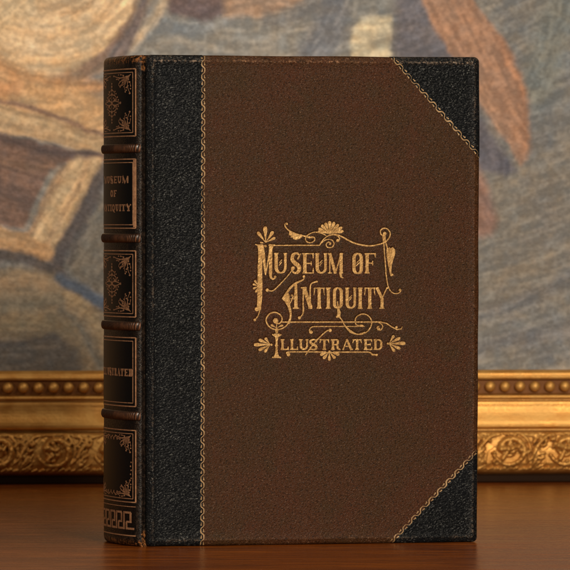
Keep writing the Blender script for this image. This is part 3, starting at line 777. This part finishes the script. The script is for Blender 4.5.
nse = sum(a*np.sin(f*GX+p)*np.sin(f*1.3*GY+q) for a, f, p, q in ((.22, .9, 1, 2), (.18, 1.7, 3, .5), (.25, .45, 2, 4)))
HF = np.maximum(HF, .0)+nse*(.6+.1*HF)
base = np.interp(GY, [0, 4, 12, 22, 32, 38, 41], [5.5, 8.5, 11.6, 12.6, 11.6, 9.2, 6.5])
edge = np.clip(np.minimum(GY, CH-GY)/1.0, 0, 1)
OUT = np.where(edge < 1, edge*(base+.5)+(1-edge)*3, base+.4)+HF*edge*1.4
V = np.stack([GX*K, -OUT*K, (11.2+GY)*K], -1).reshape(-1, 3)
nr, ncol = GX.shape; idx = np.arange(nr*ncol).reshape(nr, ncol)
F = np.stack([idx[:-1, :-1], idx[:-1, 1:], idx[1:, 1:], idx[1:, :-1]], -1).reshape(-1, 4).tolist()
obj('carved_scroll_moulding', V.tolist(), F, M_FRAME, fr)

# ------------------------------------------------------------------ the canvas and its paint
x0, x1, y0, y1 = -130, 700, -160, 374                     # closely worked part of the picture
PX, PY = np.meshgrid(np.arange(x0, x1, 1.0), np.arange(y0, y1, 1.0)); nh, nw = PX.shape
def vnoise(scale, seed, oct=4):
    r = np.random.default_rng(seed); out = np.zeros((nh, nw)); amp = 1; tot = 0
    for o in range(oct):
        sc_ = scale/2**o; gw, gh = int(nw/sc_)+3, int(nh/sc_)+3; g = r.random((gh, gw))
        fx = (PX-x0)/sc_; fy = (PY-y0)/sc_; ix = fx.astype(int); iy = fy.astype(int); tx = fx-ix; ty = fy-iy
        tx = tx*tx*(3-2*tx); ty = ty*ty*(3-2*ty)
        out += amp*((g[iy, ix]*(1-tx)+g[iy, ix+1]*tx)*(1-ty)+(g[iy+1, ix]*(1-tx)+g[iy+1, ix+1]*tx)*ty); tot += amp; amp *= .55
    return out/tot-.5
n1, n2, n3, n4 = vnoise(40, 1), vnoise(40, 2), vnoise(9, 3, 3), vnoise(60, 5, 5)
WX = PX+n1*7+n3*4; WY = PY+n2*7+vnoise(9, 4, 3)*4
img = np.zeros((nh, nw, 3)); img[:] = lin((134, 129, 113)); ang = np.zeros((nh, nw))
def put(mask, col, flow=None):
    global img, ang
    img = img*(1-mask[..., None])+np.array(lin(col))*mask[..., None]
    if flow is not None: ang = np.where(mask > .5, flow, ang)
def sst(x): x = np.clip(x, 0, 1); return x*x*(3-2*x)
def polym(pts, soft):
    P = np.array(pts, float); n = len(P); d = np.full((nh, nw), 1e9); ins = np.zeros((nh, nw), bool)
    for i in range(n):
        a, b = P[i], P[(i+1) % n]; e = b-a; t = np.clip(((WX-a[0])*e[0]+(WY-a[1])*e[1])/max(e@e, 1e-6), 0, 1)
        d = np.minimum(d, np.hypot(WX-a[0]-t*e[0], WY-a[1]-t*e[1]))
        c = ((a[1] > WY) != (b[1] > WY)) & (WX < (b[0]-a[0])*(WY-a[1])/((b[1]-a[1]) or 1e-9)+a[0]); ins ^= c
    return sst(.5+np.where(ins, d, -d)/(2*soft))
def linem(pts, w, soft=4, per=6):
    P = np.array(smooth_path(pts, per)); d = np.full((nh, nw), 1e9); fl = np.zeros((nh, nw)); W = np.interp(np.linspace(0, 1, len(P)), np.linspace(0, 1, len(w)), w) if isinstance(w, (list, tuple)) else np.full(len(P), w)
    for i in range(len(P)-1):
        a, b = P[i], P[i+1]; e = b-a; t = np.clip(((WX-a[0])*e[0]+(WY-a[1])*e[1])/max(e@e, 1e-6), 0, 1)
        q = np.hypot(WX-a[0]-t*e[0], WY-a[1]-t*e[1])-W[i]; m = q < d; d = np.where(m, q, d); fl = np.where(m, math.atan2(e[1], e[0]), fl)
    return sst(.5-d/(2*soft)), fl
def stroke(pts, w, col, soft=4, op=1.0):
    m, fl = linem(pts, w, soft); put(m*op, col, fl)
rad = lambda cx, cy: np.arctan2(PX-cx, -(PY-cy))         # strokes running round a centre
ang[:] = rad(330, -420)
# grey-green ground with broken concentric strokes
put(sst(.5+n4*2.6)*.55, (122, 122, 114)); put(sst(.4+vnoise(26, 8)*3)*.4, (150, 138, 114)); put(sst(.25+vnoise(20, 9)*3)*.45, (112, 112, 108))
put(polym([(480, 175), (600, 120), (640, 260), (600, 300), (480, 320)], 26)*.5, (136, 126, 106), rad(470, 90))
stroke([(480, 318), (530, 300), (600, 262)], [5, 7, 8], (108, 108, 104), 7, .55); stroke([(480, 285), (540, 262), (600, 225)], [5, 6, 6], (150, 136, 110), 7, .5)
stroke([(540, 90), (560, 30), (570, -20)], 20, (120, 124, 110), 14, .6); stroke([(480, 350), (530, 338), (600, 330)], 8, (120, 116, 108), 8, .6)
# top middle
put(polym([(130, -20), (345, -20), (350, 70), (120, 70)], 12)*.9, (154, 148, 130), rad(250, -260))
put(polym([(150, -30), (215, -30), (232, 12), (205, 24), (172, 14)], 5), (116, 98, 90), rad(190, -40))
stroke([(147, 8), (160, 24), (190, 30), (225, 22)], [6, 8, 7, 5], (142, 144, 136), 6, .85); stroke([(138, 40), (150, 20)], [14, 8], (138, 136, 124), 8, .8)
put(polym([(222, -30), (320, -30), (306, 2), (262, 18), (224, 16)], 6), (176, 144, 112), rad(260, 120))
stroke([(270, 22), (300, 12), (335, -10)], [5, 9, 12], (128, 124, 114), 7, .8); stroke([(310, 60), (330, 30), (345, 0)], [16, 18, 14], (124, 124, 120), 10, .85)
put(polym([(352, -30), (396, -30), (398, 22), (350, 24)], 7)*.8, (142, 140, 126)); put(polym([(360, 20), (392, 18), (392, 62), (352, 62), (352, 40)], 4), (220, 202, 158))
stroke([(376, 44), (388, 40)], 5, (160, 146, 118), 5, .7)
put(polym([(396, -30), (420, -30), (470, 60), (480, 110), (440, 110), (396, 62)], 8)*.85, (112, 106, 104), rad(380, -60))
# leaf on the right
leaf = [(418, -20), (432, 20), (450, 52), (478, 96), (500, 128), (524, 166), (530, 160), (534, 128), (528, 90), (512, 50), (484, 10), (462, -24)]
put(polym([(472, 108), (484, 120), (520, 172), (508, 178), (482, 172), (470, 150)], 5), (104, 100, 100), rad(430, 170))
put(polym(leaf, 3.5), (170, 130, 98), np.arctan2(165-PY, 540-PX+.1)*0+1.05)
stroke([(440, -10), (470, 60), (505, 130)], [6, 9, 5], (180, 140, 106), 8, .6); stroke([(455, 30), (480, 85)], [4, 4], (160, 116, 84), 6, .5); stroke([(500, 40), (524, 90), (530, 150)], [4, 5, 3], (166, 118, 82), 6, .55)
put(polym([(470, 150), (486, 180), (500, 222), (494, 238), (478, 240), (470, 230)], 6)*.85, (150, 112, 90), np.full((nh, nw), 1.1))
# left: the big rounded form
put(polym([(-140, -170), (140, -170), (130, 0), (116, 34), (96, 58), (78, 86), (110, 112), (110, 150), (-140, 110)], 3), (212, 170, 116), rad(38, -60))
body = [(-140, -170), (150, -170), (141, 0), (124, 30), (96, 56), (64, 74), (30, 72), (-20, 48), (-140, 0)]
put(polym(body, 4), (226, 194, 144), rad(45, -40))
for r, c, o in ((118, (230, 196, 144), .6), (104, (206, 162, 106), .5), (92, (232, 198, 146), .6), (78, (200, 156, 102), .45), (64, (228, 194, 142), .6), (48, (184, 144, 98), .4), (36, (226, 190, 136), .6)):
    P = [(48+r*1.05*math.cos(math.radians(a)), -42+r*math.sin(math.radians(a))) for a in range(10, 176, 15)]
    stroke(P, 5, c, 5, o)
stroke([(0, 20), (25, 0), (60, -30)], [16, 14, 10], (224, 190, 136), 12, .7); stroke([(62, 14), (86, 6), (110, -14)], 3, (176, 136, 90), 4, .6)
stroke([(142, -20), (133, 14), (110, 50), (84, 70)], [1.5, 2, 4, 6], (128, 102, 84), 3, .8); stroke([(104, 62), (78, 76), (52, 82)], [8, 8, 4], (142, 114, 88), 5, .8)
stroke([(149, -20), (143, 8), (132, 34), (116, 62)], [3, 4, 7, 9], (112, 100, 94), 4, .9)
stroke([(-10, 62), (20, 78), (55, 86), (100, 88)], [7, 7, 6, 6], (196, 146, 94), 6, .9); stroke([(-10, 82), (30, 92), (70, 98), (110, 106)], [8, 7, 8, 8], (208, 164, 110), 6, .9); stroke([(0, 88), (14, 90)], 9, (194, 138, 88), 7, .7)
stroke([(-10, 100), (30, 110), (70, 124), (110, 140)], [2.5, 3, 3, 3], (126, 98, 78), 2.5, .9)
put(polym([(-140, 100), (0, 106), (60, 122), (112, 142), (112, 158), (60, 146), (0, 132), (-140, 110)], 3), (184, 152, 108), np.full((nh, nw), .26))
stroke([(0, 116), (50, 128), (105, 150)], 3, (200, 170, 122), 4, .7)
put(polym([(-140, 130), (0, 134), (50, 148), (108, 156), (104, 164), (66, 164), (50, 172), (26, 226), (-140, 222)], 3), (120, 94, 76), np.full((nh, nw), .3))
stroke([(0, 138), (50, 152), (98, 158)], [4, 5, 3], (92, 76, 68), 4, .9); stroke([(0, 160), (30, 168), (52, 168)], [3, 4, 3], (140, 108, 80), 5, .6); stroke([(0, 190), (28, 198)], 8, (104, 84, 72), 9, .6)
page = [(70, 162), (103, 160), (92, 190), (54, 258), (22, 246), (40, 212), (54, 180)]
put(polym(page, 3), (184, 152, 108), np.full((nh, nw), -1.05))
stroke([(80, 164), (66, 190), (40, 240)], [6, 7, 7], (206, 174, 124), 5, .8); stroke([(98, 166), (80, 198), (58, 240)], [4, 5, 6], (202, 168, 118), 4, .75); stroke([(88, 172), (66, 212), (48, 246)], 1.6, (150, 122, 88), 3, .7); stroke([(64, 168), (46, 204), (30, 236)], 3, (146, 116, 86), 5, .6)
put(polym([(-140, 224), (0, 226), (30, 232), (56, 252), (54, 264), (28, 256), (0, 248), (-140, 240)], 3), (186, 146, 98), np.full((nh, nw), .25))
stroke([(106, 172), (88, 206), (66, 246), (56, 268)], [6, 8, 7, 6], (84, 76, 70), 4, .95); stroke([(-20, 250), (20, 258), (58, 274)], [7, 7, 9], (84, 76, 68), 5, .95)
put(polym([(108, 190), (112, 300), (84, 284), (64, 268), (84, 230)], 4)*.95, (120, 112, 94), np.full((nh, nw), -.9))
stroke([(100, 196), (82, 234), (70, 262)], 3, (92, 84, 76), 4, .7)
put(polym([(-140, 262), (20, 268), (62, 276), (112, 312), (112, 380), (-140, 380)], 5), (142, 124, 94), np.full((nh, nw), .1))
stroke([(0, 282), (40, 284)], [7, 6], (164, 136, 98), 8, .7); stroke([(0, 308), (60, 300)], 6, (132, 124, 100), 8, .7); stroke([(-10, 326), (40, 322), (70, 330)], 6, (152, 134, 98), 8, .7)
stroke([(58, 278), (80, 290), (108, 306)], [5, 6, 7], (84, 94, 102), 3.5, .95)
stroke([(66, 296), (92, 318), (108, 352)], [5, 5, 5], (166, 142, 102), 4, .8); stroke([(62, 312), (82, 332), (100, 372)], [4, 4, 4], (110, 108, 94), 5, .75); stroke([(60, 322), (80, 344), (92, 372)], [3, 3, 3], (148, 130, 98), 4, .6)
put(polym([(-140, 344), (20, 340), (56, 336), (76, 352), (86, 380), (-140, 380)], 6)*.92, (104, 98, 86), np.full((nh, nw), -.1))
stroke([(0, 345), (30, 341), (54, 338)], 2.5, (82, 78, 72), 4, .7)
# bristle streaks along the strokes (line integral of noise)
nz = vnoise(3.6, 77, 1)+.2*RNG.random((nh, nw)); acc = np.zeros_like(nz); cnt = 0
ca, sa = np.cos(ang), np.sin(ang)
for sg in (1, -1):
    fx, fy = PX-x0, PY-y0; fx = fx.astype(float).copy(); fy = fy.astype(float).copy()
    for k in range(13):
        ix = np.clip(fx.round().astype(int), 0, nw-1); iy = np.clip(fy.round().astype(int), 0, nh-1)
        acc += nz[iy, ix]; cnt += 1; fx += sg*ca[iy, ix]; fy += sg*sa[iy, ix]
lic = acc/cnt-.5; lic /= lic.std()
nz2 = vnoise(4.2, 21, 2); nz2 /= nz2.std(); grain = vnoise(2.6, 55, 1); grain /= grain.std()
img = img*np.clip(1+.09*lic+.045*nz2+.05*grain, .5, 1.6)[..., None]
warm = vnoise(9, 33, 2)*.8+.05*lic; img[..., 0] *= 1+.2*warm; img[..., 2] *= 1-.26*warm
img = np.clip(img, 0, 1)
PAINT_GAIN = np.array([1.70, 1.74, 2.08])
ax = np.concatenate([np.linspace(-425, -40, 160)[:-1], np.arange(-40, 612, 1.15), np.linspace(612, 995, 160)])
ay = np.concatenate([np.linspace(-475, -30, 150)[:-1], np.arange(-30, 373.5, 1.15)])
AX, AY = np.meshgrid(ax, ay)
fold = lambda q, m: np.clip(m-np.abs(np.abs(q)-m), 0, m-.01)      # far ends of the canvas carry on with the same brushwork
fx = fold(AX-x0+1.4*np.maximum(0, -30-AY), nw-1.01); fy = fold(AY-y0+.8*np.maximum(0, np.maximum(-40-AX, AX-640)), nh-1.01); ix = fx.astype(int); iy = fy.astype(int); tx = (fx-ix)[..., None]; ty = (fy-iy)[..., None]
col = (img[iy, ix]*(1-tx)+img[iy, ix+1]*tx)*(1-ty)+(img[iy+1, ix]*(1-tx)+img[iy+1, ix+1]*tx)*ty
V = np.stack([(AX-285)*K, np.full_like(AX, 9*K), (484-AY)*K], -1).reshape(-1, 3)
nr, ncol = AX.shape; idx = np.arange(nr*ncol).reshape(nr, ncol)
F = np.stack([idx[1:, :-1], idx[1:, 1:], idx[:-1, 1:], idx[:-1, :-1]], -1).reshape(-1, 4).tolist()
cv = obj('canvas', V.tolist(), F, M_PAINT, pic)
a = cv.data.attributes.new('pigment', 'FLOAT_COLOR', 'POINT')
a.data.foreach_set('color', np.concatenate([np.clip(col*PAINT_GAIN, 0, 1), np.ones((*col.shape[:2], 1))], -1).reshape(-1))

# ------------------------------------------------------------------ light
def area(name, loc, target, size, power, color, sy=None):
    d = bpy.data.lights.new(name, 'AREA'); d.energy = power; d.color = color; d.size = size
    if sy: d.shape = 'RECTANGLE'; d.size_y = sy
    o = bpy.data.objects.new(name, d); C.objects.link(o); o.location = loc
    o.rotation_euler = (Vector(target)-Vector(loc)).to_track_quat('-Z', 'Y').to_euler(); return o
area('key_softbox', (.66, -2.4, .78), (.0, .2, .12), .5, 64, (1, .87, .70), .42)
area('overhead_softbox', (.75, -.25, 1.55), (0, .3, .1), .7, 8, (1, .84, .64), .5)
area('spine_fill_light', (-1.5, -1.1, .75), (-.09, .05, .12), .5, 7.5, (1, .80, .60))  # added fill lamp that brightens the spine from the left
w = bpy.data.worlds.new('World'); sc.world = w; w.use_nodes = True
w.node_tree.nodes['Background'].inputs[0].default_value = (1, .86, .7, 1); w.node_tree.nodes['Background'].inputs[1].default_value = .05

# ------------------------------------------------------------------ camera
cd = bpy.data.cameras.new('Camera'); cam = bpy.data.objects.new('Camera', cd); C.objects.link(cam)
cd.sensor_width = 36; cd.lens = 36*DIST/570; cd.clip_end = 100; cd.clip_start = .05
cam.location = (0, -DIST*S, EYE*S); cam.rotation_euler = (math.pi/2-math.atan((285-HOR)/DIST), 0, 0)
cd.dof.use_dof = True; cd.dof.focus_distance = (DIST+30)*S; cd.dof.aperture_fstop = 66
sc.camera = cam
sc.view_settings.view_transform = 'Standard'; sc.view_settings.look = 'None'; sc.view_settings.exposure = 0; sc.view_settings.gamma = 1
